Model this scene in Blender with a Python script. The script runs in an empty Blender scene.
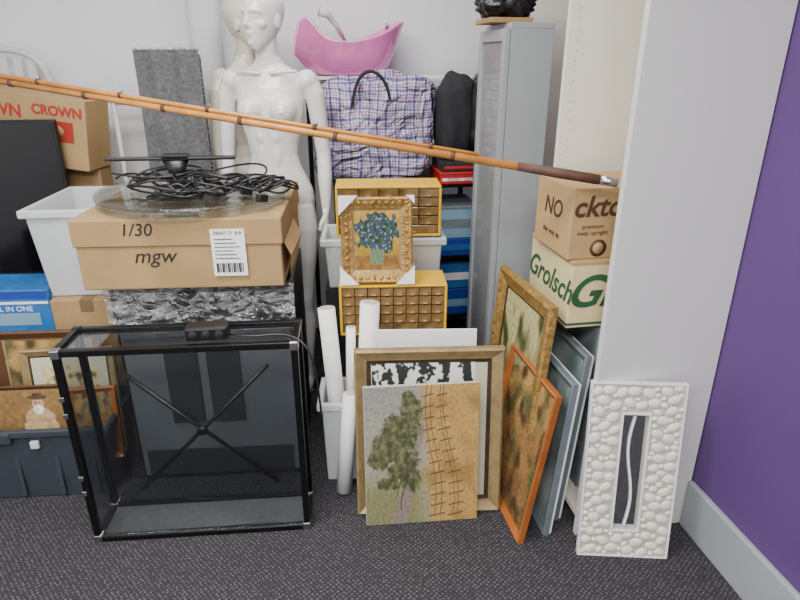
import bpy, bmesh, math, random
from mathutils import Vector, Matrix, noise, Euler
random.seed(7)
D=math.radians
def lin(c):
    return tuple(((x/255)/12.92 if x/255<=.04045 else ((x/255+.055)/1.055)**2.4) for x in c[:3])
# ---------------------------------------------------------------- materials
def mat(name,col,rough=.5,metal=0,noise_amt=0,nscale=20,bump=0,bscale=60,spec=.5,coat=0,alt=None):
    m=bpy.data.materials.new(name); m.use_nodes=True
    nt=m.node_tree; p=nt.nodes['Principled BSDF']
    c=lin(col); p.inputs['Base Color'].default_value=(*c,1)
    p.inputs['Roughness'].default_value=rough; p.inputs['Metallic'].default_value=metal
    p.inputs['Specular IOR Level'].default_value=spec
    p.inputs['Coat Weight'].default_value=coat
    tc=nt.nodes.new('ShaderNodeTexCoord')
    if noise_amt or alt:
        n=nt.nodes.new('ShaderNodeTexNoise'); n.inputs['Scale'].default_value=nscale; n.inputs['Detail'].default_value=6
        nt.links.new(tc.outputs['Object'],n.inputs['Vector'])
        r=nt.nodes.new('ShaderNodeValToRGB'); nt.links.new(n.outputs[0],r.inputs[0])
        r.color_ramp.elements[0].position=.35; r.color_ramp.elements[1].position=.65
        a=lin(alt) if alt else tuple(x*(1-noise_amt) for x in c)
        r.color_ramp.elements[0].color=(*a,1); r.color_ramp.elements[1].color=(*c,1)
        nt.links.new(r.outputs[0],p.inputs['Base Color'])
    if bump:
        n=nt.nodes.new('ShaderNodeTexNoise'); n.inputs['Scale'].default_value=bscale; n.inputs['Detail'].default_value=4
        nt.links.new(tc.outputs['Object'],n.inputs['Vector'])
        b=nt.nodes.new('ShaderNodeBump'); b.inputs['Strength'].default_value=bump; b.inputs['Distance'].default_value=.01
        nt.links.new(n.outputs[0],b.inputs['Height']); nt.links.new(b.outputs[0],p.inputs['Normal'])
    return m
def clear(name,tint=(235,240,240),gloss=.12,rough=.03,bump=0,bscale=15,diff=0,streak=0,fres=.5):
    m=bpy.data.materials.new(name); m.use_nodes=True; nt=m.node_tree; nt.nodes.clear()
    o=nt.nodes.new('ShaderNodeOutputMaterial'); t=nt.nodes.new('ShaderNodeBsdfTransparent'); t.inputs[0].default_value=(*lin(tint),1)
    g=nt.nodes.new('ShaderNodeBsdfGlossy'); g.inputs['Roughness'].default_value=rough; g.inputs[0].default_value=(.9,.9,.9,1)
    lw=nt.nodes.new('ShaderNodeLayerWeight'); lw.inputs[0].default_value=.3
    ma=nt.nodes.new('ShaderNodeMath'); ma.operation='MULTIPLY_ADD'; ma.inputs[1].default_value=fres; ma.inputs[2].default_value=gloss
    nt.links.new(lw.outputs['Fresnel'],ma.inputs[0])
    mx=nt.nodes.new('ShaderNodeMixShader'); nt.links.new(ma.outputs[0],mx.inputs[0]); nt.links.new(t.outputs[0],mx.inputs[1]); nt.links.new(g.outputs[0],mx.inputs[2])
    last=mx
    tc=nt.nodes.new('ShaderNodeTexCoord')
    if diff or streak:
        d=nt.nodes.new('ShaderNodeBsdfDiffuse'); d.inputs[0].default_value=(.85,.87,.88,1)
        m2=nt.nodes.new('ShaderNodeMixShader'); m2.inputs[0].default_value=diff
        nt.links.new(mx.outputs[0],m2.inputs[1]); nt.links.new(d.outputs[0],m2.inputs[2]); last=m2
        if streak:
            mp=nt.nodes.new('ShaderNodeMapping'); mp.inputs['Scale'].default_value=(1.0,1,2.6); mp.inputs['Rotation'].default_value=(0,D(18),0)
            nt.links.new(tc.outputs['Object'],mp.inputs[0])
            n=nt.nodes.new('ShaderNodeTexNoise'); n.inputs['Scale'].default_value=streak; n.inputs['Distortion'].default_value=.9; n.inputs['Detail'].default_value=7; n.inputs['Roughness'].default_value=.66
            nt.links.new(mp.outputs[0],n.inputs['Vector'])
            s=nt.nodes.new('ShaderNodeMath'); s.operation='SUBTRACT'; s.inputs[1].default_value=.5; nt.links.new(n.outputs[0],s.inputs[0])
            ab=nt.nodes.new('ShaderNodeMath'); ab.operation='ABSOLUTE'; nt.links.new(s.outputs[0],ab.inputs[0])
            r=nt.nodes.new('ShaderNodeMapRange'); r.inputs['From Min'].default_value=0; r.inputs['From Max'].default_value=.07; r.inputs['To Min'].default_value=.34; r.inputs['To Max'].default_value=.03
            nt.links.new(ab.outputs[0],r.inputs['Value']); nt.links.new(r.outputs[0],m2.inputs[0])
    if bump:
        n=nt.nodes.new('ShaderNodeTexNoise'); n.inputs['Scale'].default_value=bscale; n.inputs['Distortion'].default_value=2.5
        nt.links.new(tc.outputs['Object'],n.inputs['Vector'])
        b=nt.nodes.new('ShaderNodeBump'); b.inputs['Strength'].default_value=bump; b.inputs['Distance'].default_value=.03
        nt.links.new(n.outputs[0],b.inputs['Height']); nt.links.new(b.outputs[0],g.inputs['Normal'])
    nt.links.new(last.outputs[0],o.inputs[0]); return m
def vcol(name,rough=.55):
    m=bpy.data.materials.new(name); m.use_nodes=True; nt=m.node_tree; p=nt.nodes['Principled BSDF']
    a=nt.nodes.new('ShaderNodeAttribute'); a.attribute_name='paint'; nt.links.new(a.outputs['Color'],p.inputs['Base Color'])
    p.inputs['Roughness'].default_value=rough; p.inputs['Specular IOR Level'].default_value=.3; return m
M={}
M['paint']=vcol('oil_paint')
M['wall']=mat('wall_paint',(230,232,234),.7,noise_amt=.03,nscale=3,bump=.05,bscale=200)
M['purple']=mat('purple_paint',(88,60,116),.55,noise_amt=.06,nscale=2,bump=.05,bscale=250)
M['skirt']=mat('skirting_grey',(154,158,164),.45,noise_amt=.04,nscale=4)
M['ceil']=mat('ceiling_white',(235,235,235),.8)
M['melamine']=mat('melamine_greywhite',(210,210,208),.42,noise_amt=.03,nscale=2)
M['cream']=mat('melamine_cream',(230,226,212),.45,noise_amt=.03,nscale=3)
M['card']=mat('cardboard',(166,136,92),.85,noise_amt=.18,nscale=7,bump=.1,bscale=90)
M['card2']=mat('cardboard_light',(180,148,102),.85,noise_amt=.12,nscale=5,bump=.1,bscale=90)
M['cardd']=mat('cardboard_dark',(124,98,66),.9,noise_amt=.2,nscale=9)
M['beercard']=mat('printed_cream_card',(218,202,152),.7,noise_amt=.1,nscale=6)
M['black']=mat('black_plastic',(18,18,20),.35)
M['blackm']=mat('black_metal',(16,16,17),.3,metal=.3)
M['dark']=mat('dark_fabric',(34,35,40),.9,bump=.3,bscale=30,noise_amt=.3)
M['steel']=mat('steel',(190,190,190),.25,metal=1)
M['greym']=mat('grey_powdercoat',(152,156,160),.4,noise_amt=.04,nscale=3)
M['greyd']=mat('grey_frame',(108,118,124),.5,noise_amt=.15,nscale=15)
M['white']=mat('white_plastic',(232,232,234),.4)
M['offw']=mat('ivory_plastic',(202,202,202),.4)
M['paper']=mat('white_paper',(236,236,234),.7)
M['mann']=mat('mannequin_gloss_white',(222,220,217),.25,coat=.4)
M['mann2']=mat('mannequin_cream',(202,194,178),.35,coat=.2)
M['pink']=mat('pink_ceramic',(228,126,186),.08,coat=1)
M['yellow']=mat('yellow_plastic',(226,178,30),.45,noise_amt=.08)
M['drawer']=mat('smoky_amber_drawer',(136,108,66),.15,alt=(88,64,34),nscale=20,coat=.6)
M['gold']=mat('gilt_wood',(186,148,84),.4,metal=.4,noise_amt=.45,nscale=45,bump=.6,bscale=90)
M['gold2']=mat('antique_gold',(158,136,94),.45,metal=.25,noise_amt=.3,nscale=25,bump=.15,bscale=60)
M['darkgold']=mat('dark_bronze_moulding',(66,54,38),.45,metal=.2,noise_amt=.3)
M['mat']=mat('linen_mat',(190,184,160),.9,noise_amt=.05,nscale=60)
M['orange']=mat('honey_pine',(166,94,42),.4,noise_amt=.3,nscale=9,coat=.2)
M['woodd']=mat('walnut_frame',(90,58,34),.45,noise_amt=.35,nscale=12)
M['bamboo']=mat('bamboo_cane',(208,142,66),.35,noise_amt=.3,nscale=14,coat=.3)
M['bambood']=mat('dark_cork_grip',(92,60,46),.7,noise_amt=.3,nscale=30)
M['redink']=mat('red_ink',(176,52,40),.7); M['green']=mat('green_ink',(38,84,54),.7); M['ink']=mat('black_ink',(30,26,26),.7)
M['brownink']=mat('brown_ink',(74,48,34),.7)
M['blue']=mat('blue_print',(44,110,176),.4,noise_amt=.25,nscale=18); M['blue2']=mat('blue_box',(30,62,150),.45)
M['lblue']=mat('pale_blue_plastic',(120,156,176),.45)
M['red']=mat('red_print',(178,30,34),.5)
M['tub']=clear('frosted_tub',(235,240,240),gloss=.08,rough=.3,diff=.48)
M['glass']=clear('smoked_glass',(240,242,243),gloss=.025,rough=.01,fres=.32)
M['cabglass']=clear('cabinet_glass',(200,205,208),gloss=.14,rough=.05,diff=.2)
M['acryl']=clear('clear_acrylic',(246,248,248),gloss=.03,rough=.06,diff=.0,fres=.35)
M['cling']=clear('cling_film',(225,225,228),gloss=.10,rough=.14,bump=1,bscale=12,streak=9)
M['bubble']=clear('bubble_wrap_film',(225,230,235),gloss=.12,rough=.25,bump=1,bscale=60,diff=.6)
M['mirror']=mat('mirror_glass',(215,220,222),.03,metal=1)
M['peb']=mat('white_painted_pebble',(226,221,209),.5,noise_amt=.06,nscale=30)
M['grout']=mat('plaster_bed',(186,180,168),.8,noise_amt=.1,nscale=40)
M['crate']=mat('charcoal_crate',(52,58,66),.5,noise_amt=.1)
M['greyfab']=mat('grey_woven_fabric',(104,104,106),.95,noise_amt=.35,nscale=60,bump=.5,bscale=120)
M['trash']=mat('black_bin_bag',(18,18,20),.25,bump=1,bscale=12)
M['tv']=mat('tv_screen',(12,12,15),.12)
M['felt']=mat('smoky_base_sheet',(104,106,108),.12,noise_amt=.15,nscale=40)
M['wrapgrey']=mat('grey_laminate',(128,130,133),.35,noise_amt=.25,nscale=2.5)
M['wrapdark']=mat('charcoal_laminate',(66,67,71),.35,noise_amt=.2,nscale=3)
# carpet
m=bpy.data.materials.new('carpet_tile'); m.use_nodes=True; nt=m.node_tree; p=nt.nodes['Principled BSDF']; p.inputs['Roughness'].default_value=.95; p.inputs['Specular IOR Level'].default_value=.15
tc=nt.nodes.new('ShaderNodeTexCoord'); mp=nt.nodes.new('ShaderNodeMapping'); mp.inputs['Rotation'].default_value=(0,0,D(54)); nt.links.new(tc.outputs['Object'],mp.inputs[0])
vo=nt.nodes.new('ShaderNodeTexVoronoi'); vo.inputs['Scale'].default_value=80; vo.inputs['Randomness'].default_value=.3; nt.links.new(mp.outputs[0],vo.inputs['Vector'])
r=nt.nodes.new('ShaderNodeValToRGB'); r.color_ramp.elements[0].position=.12; r.color_ramp.elements[0].color=(*lin((104,102,106)),1); r.color_ramp.elements[1].position=.40; r.color_ramp.elements[1].color=(*lin((57,55,58)),1)
nt.links.new(vo.outputs['Distance'],r.inputs[0])
n2=nt.nodes.new('ShaderNodeTexNoise'); n2.inputs['Scale'].default_value=240; nt.links.new(tc.outputs['Object'],n2.inputs['Vector'])
mx=nt.nodes.new('ShaderNodeMix'); mx.data_type='RGBA'; mx.blend_type='MULTIPLY'; mx.inputs[0].default_value=.8
r2=nt.nodes.new('ShaderNodeValToRGB'); r2.color_ramp.elements[0].position=.35; r2.color_ramp.elements[0].color=(.5,.5,.5,1); r2.color_ramp.elements[1].position=.6
nt.links.new(n2.outputs[0],r2.inputs[0]); nt.links.new(r.outputs[0],mx.inputs[6]); nt.links.new(r2.outputs[0],mx.inputs[7]); nt.links.new(mx.outputs[2],p.inputs['Base Color'])
b=nt.nodes.new('ShaderNodeBump'); b.inputs['Strength'].default_value=.5; b.inputs['Distance'].default_value=.003; nt.links.new(n2.outputs[0],b.inputs['Height']); nt.links.new(b.outputs[0],p.inputs['Normal'])
M['carpet']=m
# plaid
m=bpy.data.materials.new('plaid_woven_plastic'); m.use_nodes=True; nt=m.node_tree; p=nt.nodes['Principled BSDF']; p.inputs['Roughness'].default_value=.4
tc=nt.nodes.new('ShaderNodeTexCoord'); 
nw=nt.nodes.new('ShaderNodeTexNoise'); nw.inputs['Scale'].default_value=5; nt.links.new(tc.outputs['Object'],nw.inputs['Vector'])
vm=nt.nodes.new('ShaderNodeVectorMath'); vm.operation='MULTIPLY_ADD'; vm.inputs[1].default_value=(.06,.06,.06); nt.links.new(nw.outputs['Color'],vm.inputs[0]); nt.links.new(tc.outputs['Object'],vm.inputs[2])
sx=nt.nodes.new('ShaderNodeSeparateXYZ'); nt.links.new(vm.outputs[0],sx.inputs[0])
prev=None
for ax in ('X','Z'):
    mu=nt.nodes.new('ShaderNodeMath'); mu.operation='MULTIPLY'; mu.inputs[1].default_value=11.5; nt.links.new(sx.outputs[ax],mu.inputs[0])
    fr=nt.nodes.new('ShaderNodeMath'); fr.operation='FRACT'; nt.links.new(mu.outputs[0],fr.inputs[0])
    r=nt.nodes.new('ShaderNodeValToRGB'); r.color_ramp.interpolation='CONSTANT'; nt.links.new(fr.outputs[0],r.inputs[0])
    W=(.76,.73,.80,1); N=(.24,.24,.42,1); R_=(.58,.32,.38,1)
    st=[(0,N),(.13,W),(.20,R_),(.26,W),(.34,N),(.39,W),(.50,N),(.62,W),(.68,R_),(.74,W),(.84,N),(.88,W)]
    e=r.color_ramp.elements; e[0].position=0; e[0].color=st[0][1]; e[1].position=st[1][0]; e[1].color=st[1][1]
    for q,c in st[2:]:
        z=e.new(q); z.color=c
    if prev:
        mx=nt.nodes.new('ShaderNodeMix'); mx.data_type='RGBA'; mx.blend_type='MULTIPLY'; mx.inputs[0].default_value=1
        nt.links.new(prev.outputs[0],mx.inputs[6]); nt.links.new(r.outputs[0],mx.inputs[7]); nt.links.new(mx.outputs[2],p.inputs['Base Color'])
    prev=r
b=nt.nodes.new('ShaderNodeBump'); b.inputs['Strength'].default_value=1; b.inputs['Distance'].default_value=.08; nb=nt.nodes.new('ShaderNodeTexNoise'); nb.inputs['Scale'].default_value=7; nb.inputs['Distortion'].default_value=1.5
nt.links.new(tc.outputs['Object'],nb.inputs['Vector']); nt.links.new(nb.outputs[0],b.inputs['Height']); nt.links.new(b.outputs[0],p.inputs['Normal'])
M['plaid']=m
# ---------------------------------------------------------------- geometry helpers
def link(o): bpy.context.collection.objects.link(o); return o
def G(name,loc=(0,0,0),rz=0,rx=0,ry=0):
    e=bpy.data.objects.new(name,None); e.location=loc; e.rotation_euler=(D(rx),D(ry),D(rz)); e.empty_display_size=.05; return link(e)
def me(name,verts,faces,m,parent=None,smooth=False,loc=(0,0,0),rot=(0,0,0)):
    d=bpy.data.meshes.new(name); d.from_pydata([tuple(v) for v in verts],[],faces); d.update()
    if m: d.materials.append(m)
    if smooth:
        for q in d.polygons: q.use_smooth=True
    o=bpy.data.objects.new(name,d); link(o); o.location=loc; o.rotation_euler=[D(a) for a in rot]
    if parent: o.parent=parent
    return o
def bev(o,w,seg=2):
    b=o.modifiers.new('bevel','BEVEL'); b.width=w; b.segments=seg; b.limit_method='ANGLE'; b.angle_limit=D(40); return o
def B(parent,name,x0,x1,y0,y1,z0,z1,m,bw=.003,taper=0,rot=(0,0,0)):
    cx,cy,cz=(x0+x1)/2,(y0+y1)/2,(z0+z1)/2; a,b_,c=(x1-x0)/2,(y1-y0)/2,(z1-z0)/2
    t=1-taper
    v=[(-a*t,-b_*t,-c),(a*t,-b_*t,-c),(a*t,b_*t,-c),(-a*t,b_*t,-c),(-a,-b_,c),(a,-b_,c),(a,b_,c),(-a,b_,c)]
    f=[(0,3,2,1),(4,5,6,7),(0,1,5,4),(1,2,6,5),(2,3,7,6),(3,0,4,7)]
    o=me(name,v,f,m,parent,loc=(cx,cy,cz),rot=rot)
    if bw: bev(o,bw)
    return o
def lathe(parent,name,prof,m,loc=(0,0,0),rot=(0,0,0),seg=40,sx=1,sy=1):
    v=[];f=[]
    for r,z in prof:
        for i in range(seg):
            a=2*math.pi*i/seg; v.append((r*sx*math.cos(a),r*sy*math.sin(a),z))
    n=len(prof)
    for j in range(n-1):
        for i in range(seg):
            k=(i+1)%seg; f.append((j*seg+i,j*seg+k,(j+1)*seg+k,(j+1)*seg+i))
    f.append(tuple(range(seg))[::-1]); f.append(tuple((n-1)*seg+i for i in range(seg)))
    return me(name,v,f,m,parent,True,loc,rot)
def tube_geo(pts,rad,seg=14):
    pts=[Vector(p) for p in pts]; v=[];f=[]
    for i,p in enumerate(pts):
        d=(pts[min(i+1,len(pts)-1)]-pts[max(i-1,0)]).normalized()
        ref=Vector((0,1,0)) if abs(d.y)<.9 else Vector((1,0,0))
        u=d.cross(ref).normalized(); w=u.cross(d).normalized()
        rr=rad[i]; ru,rw=(rr if isinstance(rr,tuple) else (rr,rr))
        for k in range(seg):
            a=2*math.pi*k/seg; v.append(p+u*ru*math.cos(a)+w*rw*math.sin(a))
    for j in range(len(pts)-1):
        for k in range(seg):
            q=(k+1)%seg; f.append((j*seg+k,j*seg+q,(j+1)*seg+q,(j+1)*seg+k))
    f.append(tuple(range(seg))[::-1]); f.append(tuple((len(pts)-1)*seg+k for k in range(seg)))
    return v,f
def tube(parent,name,pts,rad,m,seg=14):
    if not isinstance(rad,list): rad=[rad]*len(pts)
    v,f=tube_geo(pts,rad,seg); return me(name,v,f,m,parent,True)
def curve(parent,name,pts,r,m,cyc=False):
    c=bpy.data.curves.new(name,'CURVE'); c.dimensions='3D'; c.bevel_depth=r; c.bevel_resolution=2; c.resolution_u=6
    s=c.splines.new('NURBS'); s.points.add(len(pts)-1)
    for i,p in enumerate(pts): s.points[i].co=(*p,1)
    s.order_u=4; s.use_endpoint_u=not cyc; s.use_cyclic_u=cyc; c.materials.append(m)
    o=bpy.data.objects.new(name,c); link(o)
    if parent: o.parent=parent
    return o
def T(parent,name,body,size,loc,rot,m,shear=0,ext=.0004,off=0):
    c=bpy.data.curves.new(name,'FONT'); c.body=body; c.size=size; c.extrude=ext; c.shear=shear; c.offset=off; c.align_x='CENTER'; c.align_y='CENTER'; c.materials.append(m)
    o=bpy.data.objects.new(name,c); link(o); o.location=loc; o.rotation_euler=[D(a) for a in rot]; o.parent=parent; return o
def panel_paint(parent,name,w,h,fn,nx=90,ny=110,y=0,z0=0,x0=None):
    v=[];f=[]; x0=-w/2 if x0 is None else x0
    for j in range(ny+1):
        for i in range(nx+1): v.append((x0+w*i/nx,y,z0+h*j/ny))
    for j in range(ny):
        for i in range(nx):
            a=j*(nx+1)+i; f.append((a,a+1,a+nx+2,a+nx+1))
    o=me(name,v,f,M['paint'],parent)
    ca=o.data.color_attributes.new('paint','FLOAT_COLOR','POINT')
    for j in range(ny+1):
        for i in range(nx+1):
            c=fn(i/nx,j/ny); ca.data[j*(nx+1)+i].color=(*lin(tuple(max(0,min(255,q)) for q in c)),1)
    return o
def frame(parent,w,h,bw,dep,m,lip=None,lipw=.01,z0=0,name='moulding',prof=None):
    """mitred picture frame: front face towards -y, base at z0"""
    prof=prof or [(0,0),(0,-dep*.8),(bw*.18,-dep),(bw*.45,-dep*.8),(bw*.8,-dep*.55),(bw,-dep*.45),(bw,0)]
    v=[];f=[]
    cs=[(-1,0),(1,0),(1,1),(-1,1)]
    for sx_,sz in cs:
        for d,y in prof:
            v.append((sx_*(w/2-d), y, z0+(d if sz==0 else h-d)))
    n=len(prof)
    for k in range(4):
        q=(k+1)%4
        for j in range(n-1):
            f.append((k*n+j,q*n+j,q*n+j+1,k*n+j+1))
        f.append((k*n+n-1,q*n+n-1,q*n,k*n))
    o=me(name,v,f,m,parent)
    if lip:
        frame(parent,w-2*bw+.002,h-2*bw+.002,lipw,dep*.42,lip,z0=z0+bw-.001,name='inner_slip',prof=[(0,0),(0,-dep*.42),(lipw,-dep*.3),(lipw,0)])
    return o
def nz(x,y,s,seed=0): return noise.noise(Vector((x*s+seed*7.3,y*s-seed*3.1,seed)))
def mixc(a,b,t):
    t=max(0,min(1,t)); return tuple(a[i]*(1-t)+b[i]*t for i in range(3))
# ---------------------------------------------------------------- room shell (room axes turned 9.2 deg to the view)
RA=9.2; ra=D(RA); e1=Vector((math.cos(ra),math.sin(ra),0)); e2=Vector((-math.sin(ra),math.cos(ra),0)); O=Vector((1.015,1.733,0))
def room_box(name,x0,x1,y0,y1,z0,z1,m,bw=0):
    o=B(None,name,x0,x1,y0,y1,z0,z1,m,bw)
    c=Vector(o.location); o.location=O+e1*c.x+e2*c.y+Vector((0,0,c.z)); o.rotation_euler=(0,0,ra); return o
room_box('floor',-4,.1,-4,2.0,-.1,0,M['carpet'])
room_box('ceiling',-4,.1,-4,2.0,2.7,2.8,M['ceil'])
room_box('wall_right',0.0,.1,-4,1.87,0,2.7,M['purple'])
room_box('wall_back',-4,.1,1.87,1.97,0,2.7,M['wall'])
room_box('wall_left',-4.1,-4,-4,1.97,0,2.7,M['wall'])
room_box('wall_front',-4,.1,-4.1,-4,0,2.7,M['wall'])
room_box('baseboard_right',-.022,0,-4,-.035,0,.19,M['skirt'],.006)
# ---------------------------------------------------------------- tall white bookcase against purple wall
bc=G('white_bookcase',tuple(O),RA)
B(bc,'side_panel_near',-.412,-.004,-.03,-.008,0,2.15,M['melamine'],.002)
B(bc,'side_panel_far',-.385,-.03,.50,.52,0,2.15,M['cream'],.002)
B(bc,'back_panel',-.028,-.018,-.008,.50,0,2.15,M['cream'],0)
B(bc,'bottom_shelf',-.40,-.03,-.008,.50,.05,.07,M['cream'],0)
B(bc,'top_shelf',-.40,-.03,-.008,.50,2.12,2.15,M['cream'],0)
pv=[];pf=[]
for i in range(34):
    for xx in (-.35,-.08):
        z=.9+i*.032; n=len(pv)
        for k in range(8):
            a=k*math.pi/4; pv.append((xx+.0022*math.cos(a),.4985,z+.0022*math.sin(a)))
        pf.append(tuple(range(n,n+8)))
me('peg_holes',pv,pf,M['greyd'],bc)
wp=G('wardrobe_panel',(.62,2.78,0),RA)
B(wp,'board',-.18,.12,-.01,.01,0,2.1,M['cream'],.002)
B(wp,'edge_strip',-.185,-.178,-.012,.012,0,2.1,M['white'],.001)
# ---------------------------------------------------------------- tall grey metal display cabinet with glass door
gc=G('grey_display_cabinet',(.39,2.3,0),RA)
W_,Dp,Hh=.16,.32,1.645
B(gc,'side_panel',0,W_,0,.012,0,Hh,M['greym'],.002)
B(gc,'side_panel_far',0,W_,Dp-.012,Dp,0,Hh,M['greym'],.002)
B(gc,'rear_panel',W_-.01,W_,0.012,Dp-.012,0,Hh,M['greym'],0)
B(gc,'top',0,W_,0,Dp,Hh,Hh+.02,M['greym'],.002)
B(gc,'plinth',0,W_,0.012,Dp-.012,0,.06,M['greym'],0)
for i in range(4): B(gc,'glass_shelf_%d'%i,.01,W_-.012,.015,Dp-.015,.35+i*.33,.356+i*.33,M['acryl'],0)
B(gc,'door_stile_near',-.022,-.002,0,.035,.02,Hh,M['greym'],.002)
B(gc,'door_stile_far',-.022,-.002,Dp-.035,Dp,.02,Hh,M['greym'],.002)
B(gc,'door_rail_top',-.022,-.002,.035,Dp-.035,Hh-.04,Hh,M['greym'],.001)
B(gc,'door_rail_bottom',-.022,-.002,.035,Dp-.035,.02,.07,M['greym'],.001)
B(gc,'door_glass',-.014,-.010,.035,Dp-.035,.07,Hh-.04,M['cabglass'],0)
tb=G('flat_carton',(.375,2.46,1.666),RA)
B(tb,'body',-.07,.09,-.1,.1,0,.018,M['card'],.003)
def blob(parent,name,c,r,m,amp=.15,fs=3,seed=0,sub=4,pw=2.0):
    bm=bmesh.new(); bmesh.ops.create_icosphere(bm,subdivisions=sub,radius=1)
    for v in bm.verts:
        p=v.co.copy(); 
        if pw!=2.0:
            q=sum(abs(a)**pw for a in p)**(-1/pw); p=p*q
        k=1+amp*noise.noise(v.co*fs+Vector((seed,seed*2,0)))
        v.co=Vector((p.x*r[0]*k,p.y*r[1]*k,p.z*r[2]*k))
    d=bpy.data.meshes.new(name); bm.to_mesh(d); bm.free(); d.materials.append(m)
    for q in d.polygons: q.use_smooth=True
    o=bpy.data.objects.new(name,d); link(o); o.location=c
    if parent:o.parent=parent
    return o
bb=G('black_bin_bag',(.39,2.45,1.743),0); blob(bb,'crumpled_bag',(0,0,0),(.10,.10,.06),M['trash'],.3,4,3,pw=3)
blob(bb,'bag_neck',(.02,0,.075),(.03,.03,.04),M['trash'],.6,5,1)
# ---------------------------------------------------------------- support filing cabinet + two cartons
fc=G('filing_cabinet',(.66,1.80,0),RA)
B(fc,'carcass',0,.24,0,.30,0,.735,M['greym'],.004)
for i in range(3): B(fc,'drawer_%d'%i,-.006,-.001,.01,.29,.03+i*.235,.25+i*.235,M['greyd'],.002)
def carton(name,loc,rz,w,d,h,m,seam=True):
    g=G(name,loc,rz); B(g,'body',0,w,0,d,0,h,m,.004)
    if seam:
        B(g,'packing_tape',w/2-.025,w/2+.025,-.0006,d+.0006,h-.05,h+.0008,M['cardd'],0)
    return g
gb=carton('beer_carton',(.535,1.765,.737),RA,.34,.34,.225,M['beercard'],False)
T(gb,'script_lettering_front','Gro',.15,(.115,-.0012,.12),(90,0,0),M['green'],.4,off=.003)
T(gb,'script_lettering_side','Grolsch',.112,(-.0012,.17,.12),(90,0,-90),M['green'],.4,off=.002)
B(gb,'green_band',-.0012,.34,-.0012,.34,.010,.018,M['green'],0)
B(gb,'kraft_lid_edge',-.001,.341,-.001,.341,.213,.2255,M['card2'],.001)
pc=carton('cardboard_carton',(.52,1.78,.9635),RA+2,.335,.26,.225,M['card2'],False)
T(pc,'lettering_front','ckto',.09,(.085,-.0012,.165),(90,0,0),M['brownink'],.2,off=.002)
T(pc,'small_print','premium\nkeep upright',.02,(.075,-.0012,.095),(90,0,0),M['brownink'])
lathe(pc,'round_seal',[(.028,0),(.028,.001)],M['brownink'],(.10,-.0004,.035),(90,0,0))
lathe(pc,'seal_centre',[(.018,0),(.018,.001)],M['card2'],(.10,-.0008,.035),(90,0,0))
T(pc,'lettering_side','NO',.08,(-.0012,.13,.14),(90,0,-90),M['brownink'],.2,off=.001)
T(pc,'small_print_side','this way up',.026,(-.0012,.13,.06),(90,0,-90),M['brownink'])
# ---------------------------------------------------------------- pebble mirror
pm=G('pebble_mirror',(.742,1.558,0),-3.5,rx=-8.5)
w,h=.288,.612
frame(pm,w,h,.105,.018,M['grout'],name='white_board',prof=[(0,0),(0,-.016),(.105,-.016),(.105,0)])
frame(pm,w+.006,h+.004,.005,.021,M['white'],name='rim',prof=[(0,0),(0,-.021),(.005,-.021),(.005,0)])
B(pm,'back_board',-w/2,w/2,0,.006,0,h,M['white'],.001)
B(pm,'mirror_glass',-.045,.045,-.004,-.001,.1,.51,M['mirror'],0)
wv=[(.012*math.sin(k*.45),-.008,.112+k*.388/14) for k in range(15)]
curve(pm,'carved_wave',wv,.004,M['white'])
frame(pm,.092,.422,.006,.022,M['white'],z0=.095,name='mirror_rim',prof=[(0,0),(0,-.021),(.006,-.021),(.006,0)])
bm=bmesh.new(); placed=[]
rr=random.Random(3)
for size in (.0215,.0195,.0175,.0155,.013,.0105,.0085):
    for t_ in range(1500):
        x=rr.uniform(-w/2+size*.9,w/2-size*.9); z=rr.uniform(size*.8,h-size*.8); a=size*rr.uniform(.95,1.1); b_=size*rr.uniform(.70,.85)
        if abs(x)<.048+b_*.95 and .093-b_<z<.519+b_: continue
        if all(math.hypot(x-px,z-pz)>(a+pa)*.88 for px,pz,pa in placed):
            placed.append((x,z,(a+b_)/2))
            mtx=Matrix.Translation((x,-.015,z))@Matrix.Rotation(rr.uniform(-.7,.7),4,'Y')@Matrix.Diagonal((a,.0085,b_,1))
            bmesh.ops.create_icosphere(bm,subdivisions=3,radius=1,matrix=mtx)
d=bpy.data.meshes.new('pebbles'); bm.to_mesh(d); bm.free(); d.materials.append(M['peb'])
for q in d.polygons: q.use_smooth=True
o=link(bpy.data.objects.new('pebbles',d)); o.parent=pm
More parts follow.
